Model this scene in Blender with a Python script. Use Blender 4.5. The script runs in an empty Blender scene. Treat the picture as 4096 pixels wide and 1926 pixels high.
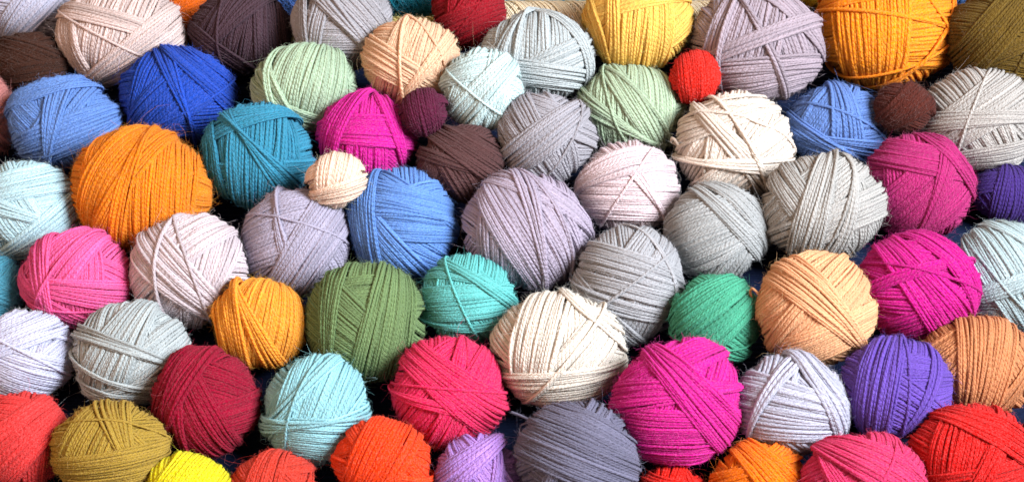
import bpy, math, random
import numpy as np
from mathutils import Matrix, Vector

S = bpy.context.scene
COL = S.collection
R_ = math.radians

# ------------------------------------------------------------------ camera
cam_d = bpy.data.cameras.new('camera')
cam = bpy.data.objects.new('camera', cam_d)
COL.objects.link(cam)
cam.location = (0.0, -1.09274, 1.33728)
cam.rotation_euler = (R_(40), 0, 0)
cam_d.sensor_fit = 'HORIZONTAL'
cam_d.angle = 0.428610
cam_d.clip_start = .05
cam_d.clip_end = 50
S.camera = cam

# ------------------------------------------------------------------ light
RT = Vector((1, 0, 0)); UP = Vector((0, math.sin(R_(50)), math.cos(R_(50)))); BK = Vector((0, -math.cos(R_(50)), math.sin(R_(50))))

def area(name, d, dist, size, power, colour, sy=None):
    l = bpy.data.lights.new(name, 'AREA')
    l.energy = power; l.color = colour; l.size = size
    if sy: l.shape = 'RECTANGLE'; l.size_y = sy
    o = bpy.data.objects.new(name, l); COL.objects.link(o)
    v = (RT * d[0] + UP * d[1] + BK * d[2]).normalized()
    o.location = v * dist
    o.rotation_euler = v.to_track_quat('Z', 'Y').to_euler()
    return o

area('window_light', (.64, .30, .70), 2.6, 1.0, 246, (.91, .95, 1.0))
area('room_lamp', (-.65, .25, .7), 2.2, 1.6, 28, (1.0, .60, .38))

W = bpy.data.worlds.new('World'); S.world = W; W.use_nodes = True
bg = W.node_tree.nodes['Background']
bg.inputs[0].default_value = (1.0, .72, .55, 1); bg.inputs[1].default_value = .42

S.view_settings.view_transform = 'Standard'
S.view_settings.look = 'None'
S.view_settings.exposure = 0
S.view_settings.gamma = 1
S.cycles.max_bounces = 8; S.cycles.diffuse_bounces = 5; S.cycles.glossy_bounces = 1
S.cycles.use_adaptive_sampling = True

# ------------------------------------------------------------------ materials
def lin(h):
    v = [int(h[i:i+2], 16) / 255 for i in (0, 2, 4)]
    return [x / 12.92 if x <= .04045 else ((x + .055) / 1.055) ** 2.4 for x in v]

def yarn_material(name, col, melange=.10, sheen=.25):
    m = bpy.data.materials.new(name); m.use_nodes = True
    t = m.node_tree; N = t.nodes; L = t.links
    p = N['Principled BSDF']
    def math_(op, a, b=None, c=None):
        n = N.new('ShaderNodeMath'); n.operation = op
        for i, v in enumerate((a, b, c)):
            if v is None: continue
            if isinstance(v, (int, float)): n.inputs[i].default_value = v
            else: L.new(v, n.inputs[i])
        return n.outputs[0]
    uv = N.new('ShaderNodeUVMap'); uv.uv_map = 'UVMap'
    sx = N.new('ShaderNodeSeparateXYZ'); L.new(uv.outputs[0], sx.inputs[0])
    u, v = sx.outputs[0], sx.outputs[1]
    ph = math_('ADD', u, math_('MULTIPLY', v, 2.0))
    ply = math_('POWER', math_('ABSOLUTE', math_('SINE', math_('MULTIPLY', ph, math.pi))), .6)
    # fibres running along the ply
    cb = N.new('ShaderNodeCombineXYZ')
    L.new(math_('MULTIPLY', u, 1.6), cb.inputs[0]); L.new(math_('MULTIPLY', ph, 7.0), cb.inputs[1])
    tc = N.new('ShaderNodeTexCoord')
    at = N.new('ShaderNodeAttribute'); at.attribute_name = 'tone'
    L.new(math_('MULTIPLY', at.outputs['Fac'], 37.0), cb.inputs[2])
    nf = N.new('ShaderNodeTexNoise'); nf.inputs['Scale'].default_value = 1.0; nf.inputs['Detail'].default_value = 3
    L.new(cb.outputs[0], nf.inputs['Vector'])
    nb = N.new('ShaderNodeTexNoise'); nb.inputs['Scale'].default_value = 850; nb.inputs['Detail'].default_value = 3
    L.new(tc.outputs['Object'], nb.inputs['Vector'])
    n3 = N.new('ShaderNodeTexNoise'); n3.inputs['Scale'].default_value = 45; n3.inputs['Detail'].default_value = 2
    L.new(tc.outputs['Object'], n3.inputs['Vector'])
    val = math_('ADD', 1.0, math_('MULTIPLY', at.outputs['Fac'], .09))
    val = math_('ADD', val, math_('MULTIPLY', math_('SUBTRACT', nf.outputs['Fac'], .5), melange * 2.2))
    val = math_('ADD', val, math_('MULTIPLY', math_('SUBTRACT', nb.outputs['Fac'], .5), melange * 2.2))
    val = math_('ADD', val, math_('MULTIPLY', math_('SUBTRACT', n3.outputs['Fac'], .5), .24))
    hs = N.new('ShaderNodeHueSaturation'); hs.inputs['Color'].default_value = (*col, 1)
    L.new(val, hs.inputs['Value'])
    L.new(math_('ADD', 1.0, math_('MULTIPLY', math_('SUBTRACT', nb.outputs['Fac'], .5), -.25)), hs.inputs['Saturation'])
    L.new(hs.outputs[0], p.inputs['Base Color'])
    p.inputs['Roughness'].default_value = .85
    p.inputs['Specular IOR Level'].default_value = .12
    p.inputs['Sheen Weight'].default_value = sheen
    p.inputs['Sheen Roughness'].default_value = .45
    p.inputs['Sheen Tint'].default_value = (*[.15 + .85 * c for c in col], 1)
    h = math_('ADD', math_('MULTIPLY', ply, .8), math_('MULTIPLY', nf.outputs['Fac'], 1.1))
    h = math_('ADD', h, math_('MULTIPLY', nb.outputs['Fac'], 1.3))
    bp = N.new('ShaderNodeBump'); bp.inputs['Strength'].default_value = 1.0; bp.inputs['Distance'].default_value = .0007
    L.new(h, bp.inputs['Height']); L.new(bp.outputs[0], p.inputs['Normal'])
    tr = N.new('ShaderNodeBsdfTranslucent'); L.new(hs.outputs[0], tr.inputs[0]); L.new(bp.outputs[0], tr.inputs['Normal'])
    mx = N.new('ShaderNodeMixShader'); mx.inputs[0].default_value = .42
    L.new(p.outputs[0], mx.inputs[1]); L.new(tr.outputs[0], mx.inputs[2]); L.new(mx.outputs[0], N['Material Output'].inputs[0])
    return m

def fibre_material(name, col):
    m = bpy.data.materials.new(name); m.use_nodes = True
    t = m.node_tree; N = t.nodes; L = t.links
    c = [min(.85, x * 1.15 + .028) for x in col]
    N.remove(N['Principled BSDF'])
    d = N.new('ShaderNodeBsdfDiffuse'); r = N.new('ShaderNodeBsdfTranslucent'); mx = N.new('ShaderNodeMixShader')
    at = N.new('ShaderNodeAttribute'); at.attribute_name = 'tone'
    cm = N.new('ShaderNodeMix'); cm.data_type = 'RGBA'; L.new(at.outputs['Fac'], cm.inputs[0])
    cm.inputs[6].default_value = (*c, 1); cm.inputs[7].default_value = (*[min(.9, x * 1.3 + .22) for x in col], 1)
    L.new(cm.outputs[2], d.inputs[0]); L.new(cm.outputs[2], r.inputs[0]); mx.inputs[0].default_value = .45
    L.new(d.outputs[0], mx.inputs[1]); L.new(r.outputs[0], mx.inputs[2])
    L.new(mx.outputs[0], N['Material Output'].inputs[0])
    return m

# ------------------------------------------------------------------ mesh helpers
def make_mesh(name, V, F, uv=None, tone=None):
    me = bpy.data.meshes.new(name)
    V = np.ascontiguousarray(V, dtype=np.float32); F = np.ascontiguousarray(F, dtype=np.int32)
    nf, k = F.shape
    me.vertices.add(len(V)); me.vertices.foreach_set('co', V.ravel())
    me.loops.add(nf * k); me.loops.foreach_set('vertex_index', F.ravel())
    me.polygons.add(nf)
    me.polygons.foreach_set('loop_start', np.arange(0, nf * k, k, dtype=np.int32))
    me.polygons.foreach_set('loop_total', np.full(nf, k, dtype=np.int32))
    me.polygons.foreach_set('use_smooth', np.ones(nf, dtype=bool))
    if uv is not None:
        l = me.uv_layers.new(name='UVMap'); l.data.foreach_set('uv', np.ascontiguousarray(uv, dtype=np.float32).ravel())
    if tone is not None:
        a = me.attributes.new('tone', 'FLOAT', 'FACE'); a.data.foreach_set('value', np.ascontiguousarray(tone, dtype=np.float32))
    me.update(calc_edges=True)
    return me

def tubes(P, Nn, rad, closed, keep=None, k=6, flat=.9, pitch=.0036, tone=None, rng=None):
    """P, Nn: (s, n, 3) strand points and outward normals; rad: (s, n). Returns V, F, uv, tone."""
    s, n, _ = P.shape
    if closed: T = np.roll(P, -1, 1) - np.roll(P, 1, 1)
    else: T = np.gradient(P, axis=1)
    T /= np.linalg.norm(T, axis=2, keepdims=True) + 1e-12
    Bn = np.cross(T, Nn); Bn /= np.linalg.norm(Bn, axis=2, keepdims=True) + 1e-12
    N2 = np.cross(Bn, T)
    th = np.arange(k) * 2 * np.pi / k
    V = (P[:, :, None] + (np.cos(th)[None, None, :, None] * flat * N2[:, :, None] + np.sin(th)[None, None, :, None] * Bn[:, :, None]) * rad[:, :, None, None])
    step = np.linalg.norm(np.roll(P, -1, 1) - P, axis=2)
    u = np.concatenate([np.zeros((s, 1)), np.cumsum(step, 1)], 1) / pitch      # (s, n+1)
    if rng is not None: u = u + rng.random((s, 1)) * 9
    m = n if closed else n - 1
    si, ii, jj = np.meshgrid(np.arange(s), np.arange(m), np.arange(k), indexing='ij')
    i2 = (ii + 1) % n; j2 = (jj + 1) % k
    idx = lambda a, b, c: (a * n + b) * k + c
    F = np.stack([idx(si, ii, jj), idx(si, ii, j2), idx(si, i2, j2), idx(si, i2, jj)], -1)
    ua = u[si, ii]; ub = u[si, ii + 1]; va = jj / k; vb = (jj + 1) / k
    UV = np.stack([np.stack([ua, va], -1), np.stack([ua, vb], -1), np.stack([ub, vb], -1), np.stack([ub, va], -1)], -2)
    tn = np.broadcast_to((tone if tone is not None else np.zeros(s))[:, None, None], si.shape)
    if keep is not None:
        kk = np.broadcast_to(keep[:, :m, None], si.shape)
        F = F[kk]; UV = UV[kk]; tn = tn[kk]
    F = F.reshape(-1, 4); UV = UV.reshape(-1, 4, 2); tn = tn.reshape(-1)
    V = V.reshape(-1, 3)
    used, inv = np.unique(F, return_inverse=True)
    return V[used], inv.reshape(-1, 4), UV, tn

def join(parts):
    V, F, U, T, o = [], [], [], [], 0
    for v, f, u, t in parts:
        V.append(v); F.append(f + o); U.append(u); T.append(t); o += len(v)
    return np.concatenate(V), np.concatenate(F), np.concatenate(U), np.concatenate(T)

def core_mesh(fr, lat=24, lon=40):
    """closed globe of quads; fr(dir)->point"""
    th = np.linspace(.02, np.pi - .02, lat); ph = np.arange(lon) * 2 * np.pi / lon
    d = np.stack([np.sin(th)[:, None] * np.cos(ph), np.sin(th)[:, None] * np.sin(ph), np.cos(th)[:, None] * np.ones(lon)], -1)
    V = fr(d.reshape(-1, 3))
    i, j = np.meshgrid(np.arange(lat - 1), np.arange(lon), indexing='ij'); j2 = (j + 1) % lon
    F = np.stack([i * lon + j, (i + 1) * lon + j, (i + 1) * lon + j2, i * lon + j2], -1).reshape(-1, 4)
    return V, F, np.zeros((len(F), 4, 2)), np.full(len(F), -1.0)

# octahedral height map of a ball's surface
class HMap:
    def __init__(s, n, h0): s.n = n; s.h = np.full((n, n), h0)
    def ij(s, d):
        a = d / np.abs(d).sum(-1, keepdims=True)
        x, y, z = a[..., 0], a[..., 1], a[..., 2]
        sx = np.where(x >= 0, 1, -1); sy = np.where(y >= 0, 1, -1)
        X = np.where(z < 0, (1 - np.abs(y)) * sx, x); Y = np.where(z < 0, (1 - np.abs(x)) * sy, y)
        return (np.clip(((X + 1) / 2 * s.n).astype(int), 0, s.n - 1), np.clip(((Y + 1) / 2 * s.n).astype(int), 0, s.n - 1))
    def get(s, d): i, j = s.ij(d); return s.h[i, j]
    def put(s, d, v): i, j = s.ij(d); np.maximum.at(s.h, (i.ravel(), j.ravel()), v.ravel())

def ball_paths(bands, R, dia, rng):
    """lay bands of yarn one over another on a globe; returns list of (dirs, radii) per band"""
    hm = HMap(int(max(80, 210 * R / .04)), R * .9)
    n = int(max(44, 92 * R / .04))
    al = np.arange(n) * 2 * np.pi / n
    out = []
    for (theta, off, hw, kk, sp) in bands:
        th = R_(theta)
        ep = np.array([-math.sin(th), math.cos(th), 0.]); ez = np.array([0, 0, 1.])
        cnt = max(1, int(round(2 * hw * R / (dia * sp))))
        t = (np.arange(cnt) + .5) / cnt * 2 - 1 if cnt > 1 else np.zeros(1)
        t = t * hw + rng.normal(0, .10, cnt) * dia / R
        us = np.clip(off + t, -.97, .97)
        order = np.arange(cnt) % 3
        order = np.where(np.arange(cnt) % 2 == 0, 0, 1) if cnt > 3 else order   # an under-run, then a run lying in its grooves
        if cnt > 3: late = rng.random(cnt) < .12; order[late] = 2
        D = np.zeros((cnt, n, 3)); Rr = np.zeros((cnt, n))
        fan = (rng.uniform(-.16, .16) if cnt > 3 else 0) * t / max(hw, .05) + rng.normal(0, .018, cnt)
        wob = rng.normal(0, 1, (cnt, 3)) * .010
        wob[:, :] += rng.normal(0, .035, 3)
        for g in range(3):
            sel = np.where(order == g)[0]
            if not len(sel): continue
            u = us[sel]
            phi = -kk * np.arcsin(u); d = np.sin((1 - kk) * np.arcsin(u))
            fa = fan[sel][:, None]
            epi = np.array([-math.sin(th), math.cos(th), 0.]) * np.cos(fa) - np.array([math.cos(th), math.sin(th), 0.]) * np.sin(fa)
            nn = np.cos(phi)[:, None] * epi + np.sin(phi)[:, None] * ez + wob[sel]
            nn /= np.linalg.norm(nn, axis=1, keepdims=True)
            a = np.cross(nn, ez); a /= np.linalg.norm(a, axis=1, keepdims=True); b = np.cross(nn, a)
            rr = np.sqrt(1 - d ** 2)
            start = rng.random(len(sel)) * 2 * np.pi
            A = al[None, :] + start[:, None]
            # slow wander of the strand off its plane
            wan = (np.sin(A * 2 + rng.random((len(sel), 1)) * 6.3) * .5 + np.sin(A * 5 + rng.random((len(sel), 1)) * 6.3) * .25) * .10 * dia / R
            Q = (rr[:, None, None] * (np.cos(A)[..., None] * a[:, None] + np.sin(A)[..., None] * b[:, None]) + (d[:, None] + wan)[..., None] * nn[:, None])
            Q /= np.linalg.norm(Q, axis=2, keepdims=True)
            side = nn[:, None, :] * (.32 * dia / R)
            h = np.maximum(np.maximum(hm.get(Q), hm.get(Q + side)), hm.get(Q - side))
            for _ in range(5 if cnt > 1 else 2):   # a taut strand bridges the hollows
                h = np.maximum(h, .5 * (np.roll(h, 2, 1) + np.roll(h, -2, 1)))
            h = (np.roll(h, 1, 1) + h * 2 + np.roll(h, -1, 1)) / 4
            r = h + (.27, .14, .22)[g] * dia
            D[sel] = Q; Rr[sel] = r
            Q2 = np.roll(Q, -1, 1); Qm = Q + Q2; Qm /= np.linalg.norm(Qm, axis=2, keepdims=True)
            top = r + .27 * dia
            for q in (Q, Qm):
                for o in (-.42, -.2, 0, .2, .42):
                    hm.put(q + nn[:, None] * (o * dia / R), top - abs(o) ** 2 * .8 * dia)
        out.append((D, Rr))
    return out, hm

def tag(o, label, cat, group=None, kind=None):
    o['label'] = label; o['category'] = cat
    if group: o['group'] = group
    if kind: o['kind'] = kind

def link(name, me, mat, parent, kind=None):
    o = bpy.data.objects.new(name, me); COL.objects.link(o)
    me.materials.append(mat)
    if parent is not None: o.parent = parent
    if kind: o['kind'] = kind
    return o

def fibres(P, T, Nn, count, rng, length, rad, curl=1.0, long_share=.08):
    """stray hairs rising off a surface given sample points, tangents, normals"""
    i = rng.integers(0, len(P), count)
    p, t, nrm = P[i], T[i], Nn[i]
    b = np.cross(t, nrm)
    n = 5
    lg = length * rng.lognormal(0, .45, count); big = rng.random(count) < long_share
    lg[big] *= 2.3
    d = t * rng.normal(0, 1.0, (count, 1)) + b * rng.normal(0, .8, (count, 1)) + nrm * (.04 + np.abs(rng.normal(0, .26, (count, 1))))
    d /= np.linalg.norm(d, axis=1, keepdims=True)
    ax = rng.normal(0, 1, (count, 3)); ax /= np.linalg.norm(ax, axis=1, keepdims=True)
    ang = rng.normal(0, .45, count) * curl
    Q = np.zeros((count, n, 3)); Q[:, 0] = p
    for k in range(1, n):
        Q[:, k] = Q[:, k - 1] + d * (lg / (n - 1))[:, None]
        c = np.cos(ang)[:, None]; s = np.sin(ang)[:, None]
        d = d * c + np.cross(ax, d) * s + ax * (ax * d).sum(1, keepdims=True) * (1 - c)
        ang = ang + rng.normal(0, .22, count) * curl
        d = d - nrm * (.10 * (d * nrm).sum(1, keepdims=True))
    rr = np.ones((count, n)) * rad * rng.uniform(.7, 1.3, (count, 1)); rr[:, -1] *= .3
    nn = np.broadcast_to(ax[:, None], Q.shape)
    V, F, _, tn = tubes(Q, nn, rr, False, k=3, flat=1, tone=rng.random(count) ** 3)
    return V, F, tn

GROUP = 'balls of wool heaped on the navy cloth'

def yarn_ball(idx, loc, ax, hexcol, bands, label, opts):
    rng = np.random.default_rng(100 + idx)
    a, b = ax; c = math.sqrt(a * b); R = c
    gain = opts.get('gain', 1.0)
    col = [(x * .97 + .008) * 1.10 * gain for x in lin(hexcol)]
    lum = .3 * col[0] + .59 * col[1] + .11 * col[2]
    k_ = min(1, .76 / lum, .95 / max(col)); col = [x * k_ for x in col]
    dia = opts.get('dia', .00160) * rng.uniform(.94, 1.07)
    root = bpy.data.objects.new('yarn_ball', None); COL.objects.link(root)
    root.empty_display_size = .02
    root.location = loc; root.rotation_euler = (R_(40), 0, 0)
    tag(root, label, 'ball of yarn', GROUP)
    base = []
    r0 = rng.uniform(0, 180)
    base += [(r0, 0, .74, .1, .72), (r0 + 90, 0, .74, .1, .72)]
    nb = 2 if R > .028 else 1
    for k in range(nb): base.append((rng.uniform(0, 180), rng.uniform(-.2, .2), .7, .3, .66))
    top = []
    if len(bands) < 3:      # an older turn showing beside the last ones
        bands = [(bands[0][0] + rng.uniform(50, 120), rng.uniform(.35, .6) * rng.choice([-1, 1]), .28)] + list(bands)
    bands = list(bands)
    if R > .028:
        # narrow late turns and stray single turns at other angles
        for _ in range(opts.get('late', 1)):
            bands.insert(max(0, len(bands) - 1), (rng.uniform(0, 180), rng.uniform(-.6, .6), rng.uniform(.08, .16)))
        for _ in range(opts.get('single', int(rng.random() < .45))):
            bands.append((rng.uniform(0, 180), rng.uniform(-.7, .7), .001))
    for (th, off, hw) in bands:
        top.append((th + rng.normal(0, 2), off, max(hw, .001), rng.uniform(.0, .5) if hw > .1 else .6, .44 + rng.random() * .06))
        laid, hm = ball_paths(base + top, R, dia, rng)
    # normalise the wound size to the ball's real size
    ph = np.linspace(0, 2 * np.pi, 240, endpoint=False)
    lim = np.stack([np.cos(ph), np.sin(ph), np.zeros_like(ph)], -1)
    hl = hm.get(lim); f = R / np.percentile(hl, 60)
    lump = opts.get('lump', .03)
    lv = rng.normal(0, 1, (5, 3)); lv /= np.linalg.norm(lv, axis=1, keepdims=True); la = rng.normal(0, 1, 5) * lump
    # broad unevenness of the wound heap, of which a real ball keeps only a little
    gi = np.arange(180) + .5; gz = 1 - 2 * gi / 180; gp = np.pi * (1 + 5 ** .5) * gi; gs = np.sqrt(1 - gz ** 2)
    G = np.stack([gs * np.cos(gp), gs * np.sin(gp), gz], -1)
    gh = hm.get(G)
    for sft in rng.normal(0, .06, (6, 3)):
        g2 = G + sft; gh = gh + hm.get(g2 / np.linalg.norm(g2, axis=1, keepdims=True))
    gh = gh / 7 * f / R - 1
    def low(D):
        w = np.exp((D.reshape(-1, 3) @ G.T - 1) * 14)
        return ((w @ gh) / w.sum(1)).reshape(D.shape[:-1])
    def shape(D, r):      # globe direction and height -> ball-local point
        lo = low(D)
        r = r - lo * R * .85 / f
        l = 1 + sum(la[k] * np.sin(2.4 * (D @ lv[k]) + k) for k in range(5)) * .6
        # keep the overall size: soften tall piles
        rr = R + (r * f - R) * .95
        return D * (rr * l)[..., None] * np.array([a / R, b / R, 1.0])
    mat = yarn_material('wool_' + opts['key'], col, opts.get('melange', .17), opts.get('sheen', .25))
    fm = fibre_material('fibre_' + opts['key'], col)
    groups = []; samples = []
    nbase = len(base)
    # true the wound ball up to its measured width and height
    allP = [shape(D, r) for D, r in laid]
    q = np.concatenate([p_.reshape(-1, 3) for p_ in allP]); e = dia * .35
    lo_, hi_ = np.percentile(q, .12, axis=0) - e, np.percentile(q, 99.88, axis=0) + e
    mid = (lo_ + hi_) / 2; want = np.array([a, b, c]); scl = want / ((hi_ - lo_) / 2); scl[2] = min(scl[2], 1.05); mid[2] = 0
    for k, (D, r) in enumerate(laid):
        P = (allP[k] - mid) * scl
        s, n, _ = P.shape
        N0 = D / np.array([a / R, b / R, 1.0]); N0 /= np.linalg.norm(N0, axis=2, keepdims=True)
        topr = r + .27 * dia
        keep = topr > hm.get(D) - .7 * dia
        T0 = np.roll(D, -1, 1) - D; side = np.cross(T0, D); side /= np.linalg.norm(side, axis=2, keepdims=True)
        for o in (-.5, .5): keep |= topr > hm.get(D + side * (o * dia / R)) - .75 * dia
        keep &= D[..., 2] > -.75
        keep = keep | np.roll(keep, 1, 1) | np.roll(keep, -1, 1)
        rad = np.full((s, n), dia * .70) * (1 + .07 * np.sin(np.arange(n) * .7 + rng.random((s, 1)) * 6)) * rng.uniform(.93, 1.06, (s, 1))
        tone = rng.normal(0, 1, s) * .8
        if not keep.any(): continue
        g = tubes(P, N0, rad, True, keep, 6, .70, dia * 2.3, tone, rng)
        groups.append((k, g))
        T = np.roll(P, -1, 1) - P; T /= np.linalg.norm(T, axis=2, keepdims=True)
        ok = (topr > hm.get(D) - .25 * dia) & (D[..., 2] > -.35)
        samples.append((P[ok] + N0[ok] * dia * .25, T[ok], N0[ok]))
    core = core_mesh(lambda d: d * (R * .86) * np.array([a / R, b / R, 1.0]))
    bt = [core] + [g for k, g in groups if k < nbase]
    V, F, U, T = join(bt)
    link('wound_yarn', make_mesh('wound_yarn', V, F, U, T), mat, root)
    for k, g in groups:
        if k < nbase: continue
        hw = bands[k - nbase][2]
        nm = 'strand_band' if hw > .06 else 'loose_strand'
        link(nm, make_mesh(nm, *g), mat, root)
    for tl in opts.get('tails', []):
        nm, pts, dd = tl
        pts = np.array(pts, float) * R
        tt = np.linspace(0, len(pts) - 1, 40); P = np.stack([np.interp(tt, np.arange(len(pts)), pts[:, q]) for q in range(3)], -1)
        for _ in range(6): P[1:-1] = (P[:-2] + P[1:-1] * 2 + P[2:]) / 4
        P = P[None]
        nrm = np.broadcast_to(np.array([0.1, .2, 1.0]), P.shape)
        rd = np.full((1, 40), dia * .5 * dd); rd[:, -1] *= .4
        g = tubes(P, nrm, rd, False, None, 6, 1, .0034, np.zeros(1), rng)
        o = link(nm, make_mesh(nm, *g), mat, root)
        T = np.gradient(P[0], axis=0); T /= np.linalg.norm(T, axis=1, keepdims=True)
        rn = rng.normal(0, 1, P[0].shape); rn -= T * (rn * T).sum(1, keepdims=True); rn /= np.linalg.norm(rn, axis=1, keepdims=True)
        samples.append((P[0], T, rn))
    SP = [np.concatenate([s[q] for s in samples]) for q in range(3)]
    cnt = int(opts.get('fuzz', 1.0) * 8500 * (R / .04) ** 2)
    V, F, t1 = fibres(*SP, cnt, rng, .0020 * opts.get('flen', 1), .000037, 1.9)
    V2, F2, t2 = fibres(*SP, int(cnt * .03), rng, .0065 * opts.get('flen', 1), .00004, 1.9)
    V3 = np.concatenate([V, V2]); F3 = np.concatenate([F, F2 + len(V)])
    link('stray_fibres', make_mesh('stray_fibres', V3, F3, None, np.concatenate([t1, t2])), fm, root, 'stuff')
    return root

# ------------------------------------------------------------------ the ribbed cloth
def cloth():
    pitch = .0047
    ny = int(1.7 / pitch); k = 6
    y = -.75 + np.arange(ny * k) * pitch / k
    z = -.0012 + .0011 * np.abs(np.sin(np.arange(ny * k) * np.pi / k)) ** .7
    x = np.linspace(-1.1, 1.1, 90)
    X, Y = np.meshgrid(x, y)
    Z = z[:, None] + .0006 * np.sin(X * 9 + Y * 5) - .0006
    Y = Y + .0012 * np.sin(X * 6)
    V = np.stack([X, Y, Z], -1).reshape(-1, 3)
    h, w = X.shape
    i, j = np.meshgrid(np.arange(h - 1), np.arange(w - 1), indexing='ij')
    F = np.stack([i * w + j, i * w + j + 1, (i + 1) * w + j + 1, (i + 1) * w + j], -1).reshape(-1, 4)
    m = bpy.data.materials.new('navy_corduroy'); m.use_nodes = True
    t = m.node_tree; N = t.nodes; L = t.links; p = N['Principled BSDF']
    tc = N.new('ShaderNodeTexCoord')
    mp = N.new('ShaderNodeMapping'); mp.inputs['Scale'].default_value = (1, 1, 1); L.new(tc.outputs['Object'], mp.inputs[0])
    n1 = N.new('ShaderNodeTexNoise'); n1.inputs['Scale'].default_value = 700; n1.inputs['Detail'].default_value = 3; L.new(mp.outputs[0], n1.inputs['Vector'])
    n2 = N.new('ShaderNodeTexNoise'); n2.inputs['Scale'].default_value = 18; L.new(mp.outputs[0], n2.inputs['Vector'])
    ad = N.new('ShaderNodeMath'); ad.operation = 'ADD'; L.new(n1.outputs['Fac'], ad.inputs[0]); L.new(n2.outputs['Fac'], ad.inputs[1])
    cr = N.new('ShaderNodeValToRGB'); cr.color_ramp.elements[0].position = .35; cr.color_ramp.elements[1].position = .72
    hf = N.new('ShaderNodeMath'); hf.operation = 'MULTIPLY'; hf.inputs[1].default_value = .5; L.new(ad.outputs[0], hf.inputs[0]); L.new(hf.outputs[0], cr.inputs[0])
    cr.color_ramp.elements[0].color = (.002, .004, .015, 1); cr.color_ramp.elements[1].color = (.007, .014, .045, 1)
    L.new(cr.outputs[0], p.inputs['Base Color'])
    p.inputs['Roughness'].default_value = .9; p.inputs['Specular IOR Level'].default_value = .1
    p.inputs['Sheen Weight'].default_value = .08; p.inputs['Sheen Tint'].default_value = (.2, .3, .7, 1)
    bp = N.new('ShaderNodeBump'); bp.inputs['Distance'].default_value = .0004; L.new(n1.outputs['Fac'], bp.inputs['Height']); L.new(bp.outputs[0], p.inputs['Normal'])
    o = link('tablecloth', make_mesh('tablecloth', V, F), m, None)
    o['kind'] = 'structure'
    o['label'] = 'dark navy ribbed corduroy cloth under all the balls'
cloth()

# ------------------------------------------------------------------ spools lying behind
def spool(idx, p0, p1, r, hexcol, label, fuzz, flen, dia=.0013, angle=28, taper=0.0):
    rng = np.random.default_rng(900 + idx)
    col = lin(hexcol)
    p0 = np.array(p0); p1 = np.array(p1); L = p1[0] - p0[0]
    root = bpy.data.objects.new('yarn_spool', None); COL.objects.link(root)
    root.location = ((p0 + p1) / 2).tolist(); root.empty_display_size = .02
    tag(root, label, 'spool of yarn', 'spools of yarn lying behind the balls')
    mat = yarn_material('wool_spool_%d' % idx, col, .10, .25); fm = fibre_material('fibre_spool_%d' % idx, col)
    parts = []; smp = []
    for layer in range(4):
        sgn = 1 if layer % 2 else -1
        adv = 2 * np.pi * r * math.tan(R_(angle))
        starts = max(3, int(adv / (dia * 1.25)))
        n = 150; x = np.linspace(-L / 2, L / 2, n)
        for q in range(starts):
            if layer > 1 and rng.random() < .3: continue
            ph = sgn * x / adv * 2 * np.pi + q * 2 * np.pi / starts + rng.normal(0, .02)
            rr = (r - dia * (3.2 - layer * .8)) * (1 - taper * (x / L)) + rng.normal(0, dia * .1)
            P = np.stack([x, rr * np.cos(ph), rr * np.sin(ph)], -1); Nn = np.stack([0 * x, np.cos(ph), np.sin(ph)], -1)
            parts.append(tubes(P[None], Nn[None], np.full((1, n), dia * .5), False, None, 5, .9, .003, rng.normal(0, .8, 1), rng))
            T = np.gradient(P, axis=0); T /= np.linalg.norm(T, axis=1, keepdims=True)
            if layer > 1: smp.append((P + Nn * dia * .4, T, Nn))
    # solid body with closed ends
    k = 32; ph = np.arange(k) * 2 * np.pi / k; rb = r - dia * 3.4
    xs = np.array([-L / 2, -L / 2, L / 2, L / 2]); rs = np.array([.001, rb, rb * (1 - taper), .001])
    Vb = np.stack([np.repeat(xs, k), (rs[:, None] * np.cos(ph)).ravel(), (rs[:, None] * np.sin(ph)).ravel()], -1)
    i, j = np.meshgrid(np.arange(3), np.arange(k), indexing='ij'); j2 = (j + 1) % k
    Fb = np.stack([i * k + j, (i + 1) * k + j, (i + 1) * k + j2, i * k + j2], -1).reshape(-1, 4)
    parts.append((Vb, Fb, np.zeros((len(Fb), 4, 2)), np.zeros(len(Fb))))
    link('wound_yarn', make_mesh('wound_yarn', *join(parts)), mat, root)
    SP = [np.concatenate([s[q] for s in smp]) for q in range(3)]
    V, F, t1 = fibres(*SP, int(fuzz * L / .1), rng, flen, .00006, 1.0)
    link('stray_fibres', make_mesh('stray_fibres', V, F, None, t1), fm, root, 'stuff')

spool(0, (-0.0102, 0.235, 0.0201), (0.1582, 0.235, 0.0201), 0.0201, 'FFF2D6', 'cream spool with criss-cross winding behind the golden yellow ball', 500, .003)
spool(1, (-0.1875, 0.2222, 0.0179), (-0.0431, 0.2222, 0.0179), 0.0179, 'F2E090', 'fuzzy straw yellow spool behind the grey ball at the top', 2600, .0035)
spool(2, (-0.1029, 0.2725, 0.0179), (0.0678, 0.2725, 0.0179), 0.0179, '0E87A0', 'fluffy teal spool at the top edge behind the yellow and cream spools', 4500, .007)
spool(3, (-0.2329, 0.2802, 0.0167), (-0.1673, 0.2802, 0.0167), 0.0167, '4A78C0', 'fluffy blue spool at the top edge behind the dark plum ball', 4500, .007)

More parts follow.
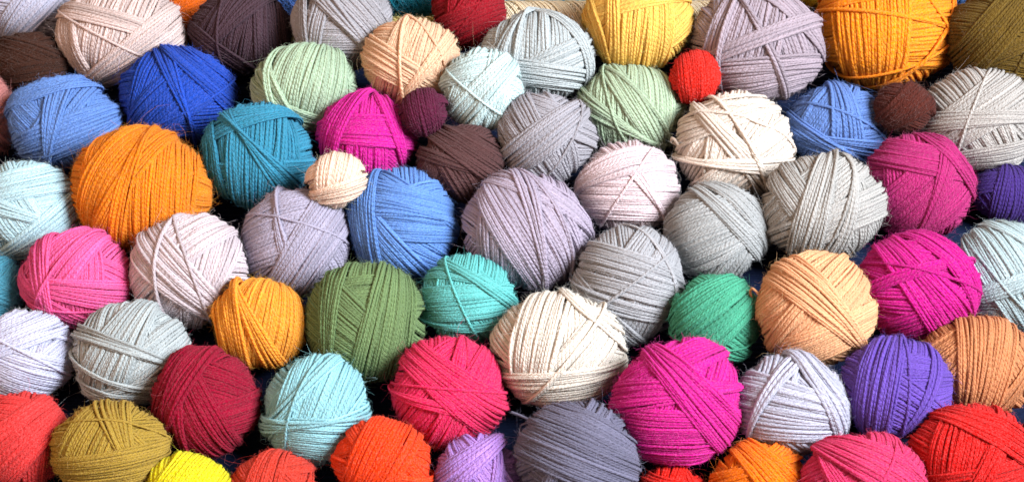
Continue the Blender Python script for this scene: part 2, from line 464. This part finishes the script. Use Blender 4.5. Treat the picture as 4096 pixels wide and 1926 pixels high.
# ------------------------------------------------------------------ the balls
# key, centre, half width and half height, wool colour, bands (strand angle, offset, half width), label
BALLS = [
    ('lilac_corner', (-0.3864, 0.2509, 0.0336), (0.0390, 0.0334), 'C3C3D6', [[-5, 0, 0.6], [55, -0.4, 0.35]], 'pale lilac-grey ball in the top left corner, cut by both edges'),
    ('rosebeige', (-0.3033, 0.2035, 0.0411), (0.0497, 0.0392), 'D8C6C2', [[-35, -0.45, 0.25], [75, 0, 0.5], [100, 0.72, 0.2], [35, -0.6, 0.33]], 'large pinkish cream ball between the top left corner ball and the dark plum one'),
    ('orange_peek', (-0.2604, 0.2537, 0.0189), (0.0174, 0.0238), 'E06A12', [[20, 0.2, 0.4]], 'orange ball almost hidden behind the pinkish cream and dark plum balls at the top'),
    ('plum', (-0.2113, 0.2077, 0.0412), (0.0405, 0.0328), '4B3540', [[80, 0, 0.5], [60, 0.5, 0.2], [95, -0.6, 0.3], [-45, -0.7, 0.2]], 'dark plum-brown ball at the top edge above the pale green one'),
    ('grey_top', (-0.1296, 0.1937, 0.0646), (0.0387, 0.0378), 'ABA9AF', [[-5, -0.3, 0.4], [75, 0.4, 0.15], [-50, 0.3, 0.4], [100, 0.82, 0.15]], 'grey ball at the top edge between the dark plum ball and the fuzzy yellow spool'),
    ('deepred', (-0.0333, 0.2215, 0.0483), (0.0285, 0.0291), '9A0A1E', [[80, 0, 0.5], [25, -0.4, 0.4]], 'deep red ball at the top edge between the yellow and cream spools'),
    ('tan', (-0.0759, 0.1497, 0.0670), (0.0371, 0.0332), 'EBC6A6', [[75, -0.1, 0.65], [-35, -0.35, 0.33], [88, 0.1, 0.025]], 'pale tan ball in front of the deep red ball, touching the small burgundy one'),
    ('grey_blue_top', (0.0189, 0.1648, 0.0584), (0.0435, 0.0351), 'BCC4C6', [[85, 0.15, 0.4], [28, -0.3, 0.3], [-8, -0.45, 0.25], [-65, 0.78, 0.1], [82, 0.35, 0.02]], 'pale grey ball with a dark edge band, in front of the cream spool'),
    ('yellow_top', (0.0960, 0.1893, 0.0698), (0.0422, 0.0376), 'F8CC66', [[85, -0.1, 0.5], [15, 0.45, 0.3], [105, 0.85, 0.12]], 'golden yellow ball at the top edge in front of the cream spool'),
    ('mauve_top', (0.1872, 0.1747, 0.0595), (0.0503, 0.0461), 'A99BA6', [[80, 0.2, 0.5], [10, -0.62, 0.33], [-55, 0.75, 0.22], [-60, 0.05, 0.03], [80, 0.45, 0.02]], 'large greyish mauve ball at the top edge behind the small bright red one'),
    ('mustard', (0.2898, 0.2058, 0.0474), (0.0548, 0.0475), 'EF9420', [[10, -0.2, 0.5], [88, 0.3, 0.5], [10, 0.6, 0.2], [-8, 0.12, 0.018], [22, -0.68, 0.02], [50, -0.7, 0.018]], 'large golden orange ball at the top edge crossed by single loose strands'),
    ('olive_corner', (0.3814, 0.1799, 0.0629), (0.0500, 0.0388), '6B5317', [[-15, -0.3, 0.6], [50, 0.35, 0.3]], 'dark olive-brown ball in the top right corner'),
    ('brown_left', (-0.3724, 0.1799, 0.0352), (0.0304, 0.0224), '402012', [[-25, 0, 0.7], [12, -0.5, 0.35]], 'dark brown fuzzy ball near the left edge under the pale lilac-grey corner ball'),
    ('dustypink_left', (-0.4030, 0.1282, 0.0260), (0.0242, 0.0324), 'C98682', [[50, 0, 0.6]], 'dusty pink ball cut by the left edge beside the cornflower blue one'),
    ('cornflower_left', (-0.3379, 0.1147, 0.0361), (0.0423, 0.0357), '6A92D4', [[-50, -0.4, 0.4], [60, 0, 0.3], [25, -0.42, 0.38], [20, 0.7, 0.2]], 'cornflower blue ball at the left, just under the dark brown fuzzy one'),
    ('royal', (-0.2535, 0.1417, 0.0385), (0.0441, 0.0378), '2450BE', [[75, 0.45, 0.3], [42, -0.15, 0.45], [-40, 0.72, 0.25]], 'deep royal blue ball, the only one of that colour'),
    ('orange_big', (-0.2706, 0.0407, 0.0451), (0.0508, 0.0462), 'FA9620', [[80, -0.25, 0.6], [65, 0.35, 0.3], [75, 0.05, 0.08]], 'big fluffy orange ball at the left, between the cornflower and teal blue balls'),
    ('teal', (-0.1876, 0.0717, 0.0458), (0.0417, 0.0397), '3A92B2', [[10, -0.4, 0.3], [88, 0, 0.5], [18, 0.72, 0.2], [98, 0.78, 0.15]], 'teal blue ball below the pale green one and right of the big orange one'),
    ('sage_left', (-0.1571, 0.1348, 0.0541), (0.0392, 0.0333), 'B4CBB0', [[82, -0.1, 0.7], [-32, -0.72, 0.22], [100, 0.55, 0.03]], 'pale green ball touching the dark plum and grey balls at the top'),
    ('magenta_mid', (-0.1079, 0.0890, 0.0495), (0.0369, 0.0348), 'D4249A', [[80, 0.2, 0.3], [85, -0.1, 0.4], [-5, 0.1, 0.35], [68, 0.6, 0.25]], 'magenta ball between the teal blue ball and the small burgundy one'),
    ('burgundy_small', (-0.0652, 0.0880, 0.0768), (0.0178, 0.0178), '5C1638', [[100, 0, 0.7]], 'small dark burgundy ball between the magenta and pale mint balls'),
    ('mint', (-0.0226, 0.1159, 0.0712), (0.0307, 0.0304), 'CBE1E2', [[80, 0, 0.65], [15, 0.55, 0.3], [50, -0.1, 0.33]], 'pale mint ball resting before the pale tan and grey balls'),
    ('cream_small', (-0.1259, 0.0222, 0.0761), (0.0219, 0.0199), 'F2D8C6', [[80, 0, 0.7], [15, -0.55, 0.33]], 'small creamy beige ball on the magenta, teal and blue balls'),
    ('brown_mid', (-0.0374, 0.0654, 0.0453), (0.0328, 0.0287), '5A3A3A', [[-62, -0.1, 0.4], [-30, 0.45, 0.4]], 'dark chocolate brown ball below the small burgundy one'),
    ('grey_mid', (0.0260, 0.0813, 0.0562), (0.0364, 0.0329), 'A8A6AE', [[-20, 0.5, 0.3], [-60, -0.3, 0.4], [42, 0, 0.33]], 'medium grey ball below the pale grey one with the dark edge band'),
    ('sage_mid', (0.0897, 0.1302, 0.0349), (0.0413, 0.0341), 'B4C8AC', [[95, 0, 0.8], [-62, 0.1, 0.2], [-50, 0.25, 0.025]], 'soft green ball under the golden yellow one, left of the small bright red one'),
    ('red_small', (0.1373, 0.1348, 0.0652), (0.0191, 0.0203), 'DC2A1E', [[85, 0, 0.8]], 'small bright red ball against the greyish mauve one'),
    ('cream_right', (0.1659, 0.0890, 0.0394), (0.0445, 0.0403), 'FAEEE2', [[80, 0.35, 0.2], [35, -0.45, 0.35], [15, 0.62, 0.28], [-50, -0.05, 0.17], [-55, 0.1, 0.02]], 'creamy white ball with a loose loop at its left, beside the soft green one'),
    ('cornflower_right', (0.2438, 0.1169, 0.0328), (0.0390, 0.0318), '6688C8', [[60, 0.4, 0.4], [95, -0.1, 0.28], [-30, -0.6, 0.2]], 'cornflower blue ball under the large golden orange one'),
    ('rust_small', (0.2922, 0.1088, 0.0607), (0.0225, 0.0183), '521C10', [[45, 0, 0.6]], 'small rusty brown fuzzy ball below the large golden orange one'),
    ('taupe_right', (0.3524, 0.1148, 0.0395), (0.0470, 0.0383), 'B4B0AC', [[-60, -0.1, 0.4], [35, 0.25, 0.38], [8, -0.75, 0.2]], 'beige-grey ball at the right edge below the dark olive-brown one'),
    ('iceblue_left', (-0.3545, 0.0299, 0.0344), (0.0390, 0.0352), 'BFDFE8', [[-60, -0.1, 0.5], [15, 0.5, 0.3], [32, -0.7, 0.28]], 'icy blue-white ball at the left edge beside the big orange one'),
    ('pink', (-0.3106, -0.0352, 0.0353), (0.0400, 0.0360), 'FF6CB0', [[85, -0.2, 0.4], [50, 0.35, 0.5], [-8, -0.25, 0.22], [-35, -0.72, 0.2], [58, 0.32, 0.02]], 'candy pink ball at the left under the icy blue one'),
    ('teal_left', (-0.3744, -0.0342, 0.0228), (0.0257, 0.0234), '4E9DB5', [[-30, 0, 0.6]], 'teal ball cut by the left edge beside the candy pink one'),
    ('lilac_white', (-0.2303, -0.0316, 0.0389), (0.0414, 0.0405), 'D8CCD2', [[75, -0.4, 0.3], [38, 0.5, 0.5], [-45, -0.15, 0.36], [85, 0.45, 0.02]], 'pale lilac-white ball right of the candy pink one'),
    ('lavgrey', (-0.1559, -0.0028, 0.0363), (0.0390, 0.0390), 'AFAABF', [[20, 0.3, 0.65], [58, -0.35, 0.4]], 'lavender-grey ball above the dark green one, left of the blue ball'),
    ('blue_mid', (-0.0800, 0.0121, 0.0383), (0.0409, 0.0415), '6C9ADE', [[-10, 0.2, 0.5], [-50, -0.5, 0.3], [97, 0.7, 0.22]], 'bright mid-blue ball in the middle, below the small creamy beige one'),
    ('mauve_mid', (0.0113, 0.0027, 0.0422), (0.0467, 0.0442), 'B5AABD', [[75, -0.6, 0.3], [-58, 0.1, 0.6], [-35, 0.75, 0.18], [-65, 0.45, 0.02], [-70, 0.6, 0.02]], 'big mauve-grey ball in the middle, right of the bright mid-blue one'),
    ('palepink', (0.0849, 0.0533, 0.0334), (0.0381, 0.0337), 'E0CFD4', [[0, -0.1, 0.6], [25, 0.5, 0.3]], 'pale pink ball left of the creamy white one with the loose loop'),
    ('grey_centre_right', (0.1486, 0.0082, 0.0345), (0.0378, 0.0363), 'B0B3B4', [[50, -0.6, 0.25], [20, 0.05, 0.65], [-45, 0.75, 0.18]], 'light grey ball directly above the emerald green one'),
    ('warmgrey', (0.2252, 0.0193, 0.0503), (0.0448, 0.0394), 'B6B5B2', [[40, 0.4, 0.4], [-60, -0.3, 0.25], [25, -0.3, 0.3], [86, 0.25, 0.2], [80, -0.05, 0.03]], 'warm light grey ball above the pale orange-tan one'),
    ('raspberry', (0.2992, 0.0486, 0.0378), (0.0415, 0.0398), 'B22A72', [[40, -0.2, 0.65], [-5, 0.5, 0.3], [-50, 0.8, 0.15]], 'raspberry purple-red ball below the beige-grey one at the right'),
    ('purple_dark', (0.3667, 0.0562, 0.0224), (0.0266, 0.0218), '42297A', [[85, 0, 0.6]], 'dark purple ball at the right edge beside the raspberry one'),
    ('seafoam_right', (0.3546, -0.0332, 0.0364), (0.0397, 0.0386), 'AFC2C6', [[-65, 0, 0.6], [-40, 0.7, 0.2]], 'pale grey-aqua ball at the right edge under the dark purple one'),
    ('grey_low', (0.0817, -0.0439, 0.0379), (0.0392, 0.0423), 'ACADB2', [[60, -0.45, 0.35], [-12, 0.15, 0.38], [-45, -0.8, 0.2], [-62, 0.72, 0.02]], 'medium grey ball between the ivory ball and the light grey one'),
    ('peach', (0.2100, -0.0842, 0.0625), (0.0417, 0.0396), 'E8B286', [[40, 0.3, 0.75], [25, -0.5, 0.3], [-48, 0.05, 0.25]], 'pale orange-tan ball with a diagonal band and a small loop at its left'),
    ('magenta_right', (0.2838, -0.0558, 0.0531), (0.0438, 0.0379), 'C8188A', [[-5, -0.4, 0.4], [35, -0.6, 0.3], [-55, 0.05, 0.35], [-50, 0.7, 0.2]], 'deep magenta ball right of the pale orange-tan one'),
    ('emerald', (0.1413, -0.0801, 0.0453), (0.0313, 0.0313), '4CA888', [[-30, -0.4, 0.3], [35, 0.2, 0.65]], 'emerald green ball below the light grey one'),
    ('amber', (-0.1772, -0.0765, 0.0365), (0.0332, 0.0315), 'FCAC3C', [[75, -0.1, 0.8], [95, 0.6, 0.3]], 'amber orange ball left of the dark green one'),
    ('forest', (-0.1032, -0.0776, 0.0388), (0.0418, 0.0418), '748F5E', [[5, 0.45, 0.3], [-38, -0.25, 0.5], [76, -0.4, 0.42]], 'dark moss green ball in the lower middle'),
    ('aqua', (-0.0310, -0.0572, 0.0392), (0.0348, 0.0314), '6CC6C4', [[80, 0.3, 0.4], [0, -0.1, 0.4], [-22, 0.5, 0.1], [-5, -0.65, 0.08]], 'turquoise ball above the rose red one'),
    ('ivory', (0.0323, -0.1049, 0.0453), (0.0464, 0.0401), 'FCF4E8', [[50, -0.3, 0.35], [85, 0.35, 0.33], [12, -0.65, 0.33], [-40, 0.82, 0.12], [60, -0.2, 0.02]], 'big ivory white ball in the lower middle'),
    ('silver_left', (-0.2650, -0.1021, 0.0358), (0.0409, 0.0362), 'B8C1C3', [[45, -0.35, 0.3], [65, 0.2, 0.4], [20, -0.75, 0.2], [-20, -0.5, 0.04], [-15, -0.8, 0.12]], 'silvery grey ball below the candy pink and lilac-white balls'),
    ('lavender_left', (-0.3403, -0.1012, 0.0318), (0.0374, 0.0313), 'CCCFE6', [[-30, -0.3, 0.55], [30, 0.55, 0.38]], 'pale lavender ball at the left edge above the coral red one'),
    ('crimson', (-0.2088, -0.1461, 0.0386), (0.0363, 0.0374), '9C0630', [[15, -0.4, 0.4], [-68, -0.15, 0.55], [60, 0.6, 0.3]], 'dark crimson ball left of the light aqua blue one'),
    ('lightaqua', (-0.1343, -0.1501, 0.0348), (0.0371, 0.0377), '9AD0DA', [[68, 0.1, 0.65], [-5, -0.45, 0.4], [8, -0.1, 0.05]], 'light aqua blue ball between the dark crimson and rose red balls'),
    ('rosered', (-0.0432, -0.1368, 0.0363), (0.0398, 0.0384), 'E63066', [[85, -0.4, 0.5], [60, -0.5, 0.4], [-35, 0.15, 0.36]], 'rose red ball left of the big ivory white one'),
    ('magenta_big', (0.1107, -0.1602, 0.0569), (0.0446, 0.0435), 'D42494', [[70, 0, 0.4], [-5, -0.45, 0.45], [25, 0.65, 0.25], [-45, 0.3, 0.28]], 'very big bright magenta ball right of the ivory white one'),
    ('lavender_low', (0.1894, -0.1557, 0.0508), (0.0403, 0.0352), 'B6B7C8', [[60, 0.6, 0.3], [-15, -0.1, 0.55], [-55, 0.65, 0.28]], 'pale lavender-grey ball between the bright magenta and violet balls'),
    ('violet', (0.2596, -0.1460, 0.0530), (0.0380, 0.0358), '6A4CAE', [[-32, -0.3, 0.5], [76, 0.4, 0.35]], 'violet ball right of the pale lavender-grey one'),
    ('terracotta', (0.3206, -0.1161, 0.0365), (0.0428, 0.0360), 'C8865A', [[-40, -0.5, 0.4], [50, 0.6, 0.3], [82, 0, 0.42]], 'brownish peach ball at the right edge behind the violet one'),
    ('coral_left', (-0.3334, -0.1739, 0.0311), (0.0339, 0.0331), 'E04040', [[-20, 0.6, 0.3], [42, 0, 0.5]], 'coral red ball in the bottom left corner'),
    ('olive_low', (-0.2685, -0.1875, 0.0431), (0.0391, 0.0316), 'B0923A', [[70, 0.25, 0.5], [8, -0.45, 0.5]], 'olive mustard ball at the bottom left beside the coral red one'),
    ('lemon', (-0.2148, -0.2144, 0.0328), (0.0286, 0.0256), 'E4DA20', [[60, 0, 0.7]], 'bright lemon yellow ball cut by the bottom edge'),
    ('brick', (-0.1583, -0.2091, 0.0259), (0.0292, 0.0266), 'D04030', [[-50, 0, 0.6], [80, 0.2, 0.4]], 'brick red ball cut by the bottom edge under the light aqua one'),
    ('vermilion', (-0.0864, -0.1951, 0.0354), (0.0338, 0.0311), 'F84A18', [[-50, 0.3, 0.4], [68, 0.1, 0.55]], 'vivid orange-red ball at the bottom, left of the light purple one'),
    ('lightpurple', (-0.0228, -0.1991, 0.0268), (0.0293, 0.0283), 'B48AD6', [[75, 0, 0.3], [-60, 0.1, 0.5], [30, 0.5, 0.3]], 'light purple ball cut by the bottom edge under the rose red one'),
    ('slate', (0.0431, -0.2010, 0.0505), (0.0408, 0.0374), '706F86', [[-60, 0.3, 0.5], [-30, 0.2, 0.6]], 'dark slate grey-purple ball at the bottom below the ivory one'),
    ('red_bottom', (0.1069, -0.2147, 0.0224), (0.0258, 0.0226), 'DD1808', [[-20, 0, 0.6]], 'bright red ball mostly below the bottom edge, under the big magenta one'),
    ('orange_bottom', (0.1643, -0.2097, 0.0334), (0.0323, 0.0294), 'F57C08', [[30, 0.2, 0.5], [-50, 0.3, 0.4]], 'pure orange ball cut by the bottom edge under the pale lavender-grey one'),
    ('pinkred_bottom', (0.2315, -0.2198, 0.0506), (0.0413, 0.0322), 'D6386C', [[80, -0.2, 0.4], [-40, 0.4, 0.4]], 'dark pink ball cut by the bottom edge below the violet one'),
    ('red_corner', (0.3074, -0.1981, 0.0463), (0.0439, 0.0357), 'D8201E', [[80, 0.3, 0.5], [18, -0.4, 0.4], [-30, 0.6, 0.25]], 'bright red ball in the bottom right corner'),
    ('terracotta_corner', (0.3663, -0.1565, 0.0158), (0.0177, 0.0164), 'B05A38', [[30, 0, 0.6]], 'terracotta ball barely showing at the right edge above the corner red one'),
    ('olive_peek', (0.2443, 0.2838, 0.0185), (0.0199, 0.0199), 'A8860E', [[60, 0, 0.6]], 'mustard ball barely showing at the top edge between the mauve and golden orange balls'),
    ('blue_peek', (0.3640, 0.2850, 0.0226), (0.0256, 0.0230), '4A78B8', [[60, 0, 0.6]], 'blue ball barely showing at the top edge between the golden orange and olive-brown balls'),
    ('red_peek', (0.1613, 0.2901, 0.0191), (0.0212, 0.0199), 'B01830', [[60, 0, 0.6]], 'dark red ball barely showing at the top edge behind the cream spool'),
]
OPTS = {
    'brown_left': {'fuzz': 2.5, 'flen': 1.2, 'dia': 0.002},
    'rust_small': {'fuzz': 2.5, 'flen': 1.2},
    'dustypink_left': {'fuzz': 2.5, 'flen': 1.4},
    'teal_left': {'fuzz': 2.5, 'flen': 1.4},
    'cornflower_left': {'fuzz': 1.6},
    'orange_big': {'fuzz': 1.6, 'flen': 1.2},
    'amber': {'fuzz': 1.5},
    'crimson': {'fuzz': 1.5},
    'forest': {'fuzz': 1.5},
    'lavender_low': {'dia': 0.002, 'fuzz': 1.3},
    'ivory': {'late': 0, 'single': 0, 'dia': 0.0017},
    'mustard': {'single': 1, 'late': 0, 'dia': 0.002, 'fuzz': 0.6},
    'mauve_top': {'dia': 0.002, 'fuzz': 0.6},
    'cream_right': {'single': 1, 'dia': 0.002, 'fuzz': 0.4, 'tails': [('yarn_loop', [(-0.93, -0.12, 0.25), (-1.0, -0.02, 0.35), (-1.07, 0.09, 0.3), (-1.12, 0.13, 0.2), (-1.12, 0.06, 0.1), (-1.0, 0.0, 0.05)], 1.15)]},
    'peach': {'tails': [('yarn_loop', [(-0.95, 0.2, 0.1), (-1.03, 0.3, 0.15), (-1.1, 0.36, 0.1), (-1.13, 0.28, 0.0), (-1.05, 0.12, -0.1), (-0.93, 0.05, -0.1)], 1.1)]},
    'slate': {'dia': 0.0019, 'fuzz': 1.5, 'tails': [('yarn_end', [(-0.7, 0.62, 0.1), (-0.85, 0.68, 0.0), (-1.0, 0.74, -0.1), (-1.12, 0.78, -0.15)], 1.0), ('yarn_end', [(-0.72, 0.55, 0.1), (-0.85, 0.6, -0.1), (-0.95, 0.55, -0.2), (-0.98, 0.4, -0.3)], 0.8)]},
}
for i, (key, loc, ax, hx, bands, label) in enumerate(BALLS):
    o = dict(OPTS.get(key, {})); o['key'] = key
    yarn_ball(i, loc, ax, hx, bands, label, o)
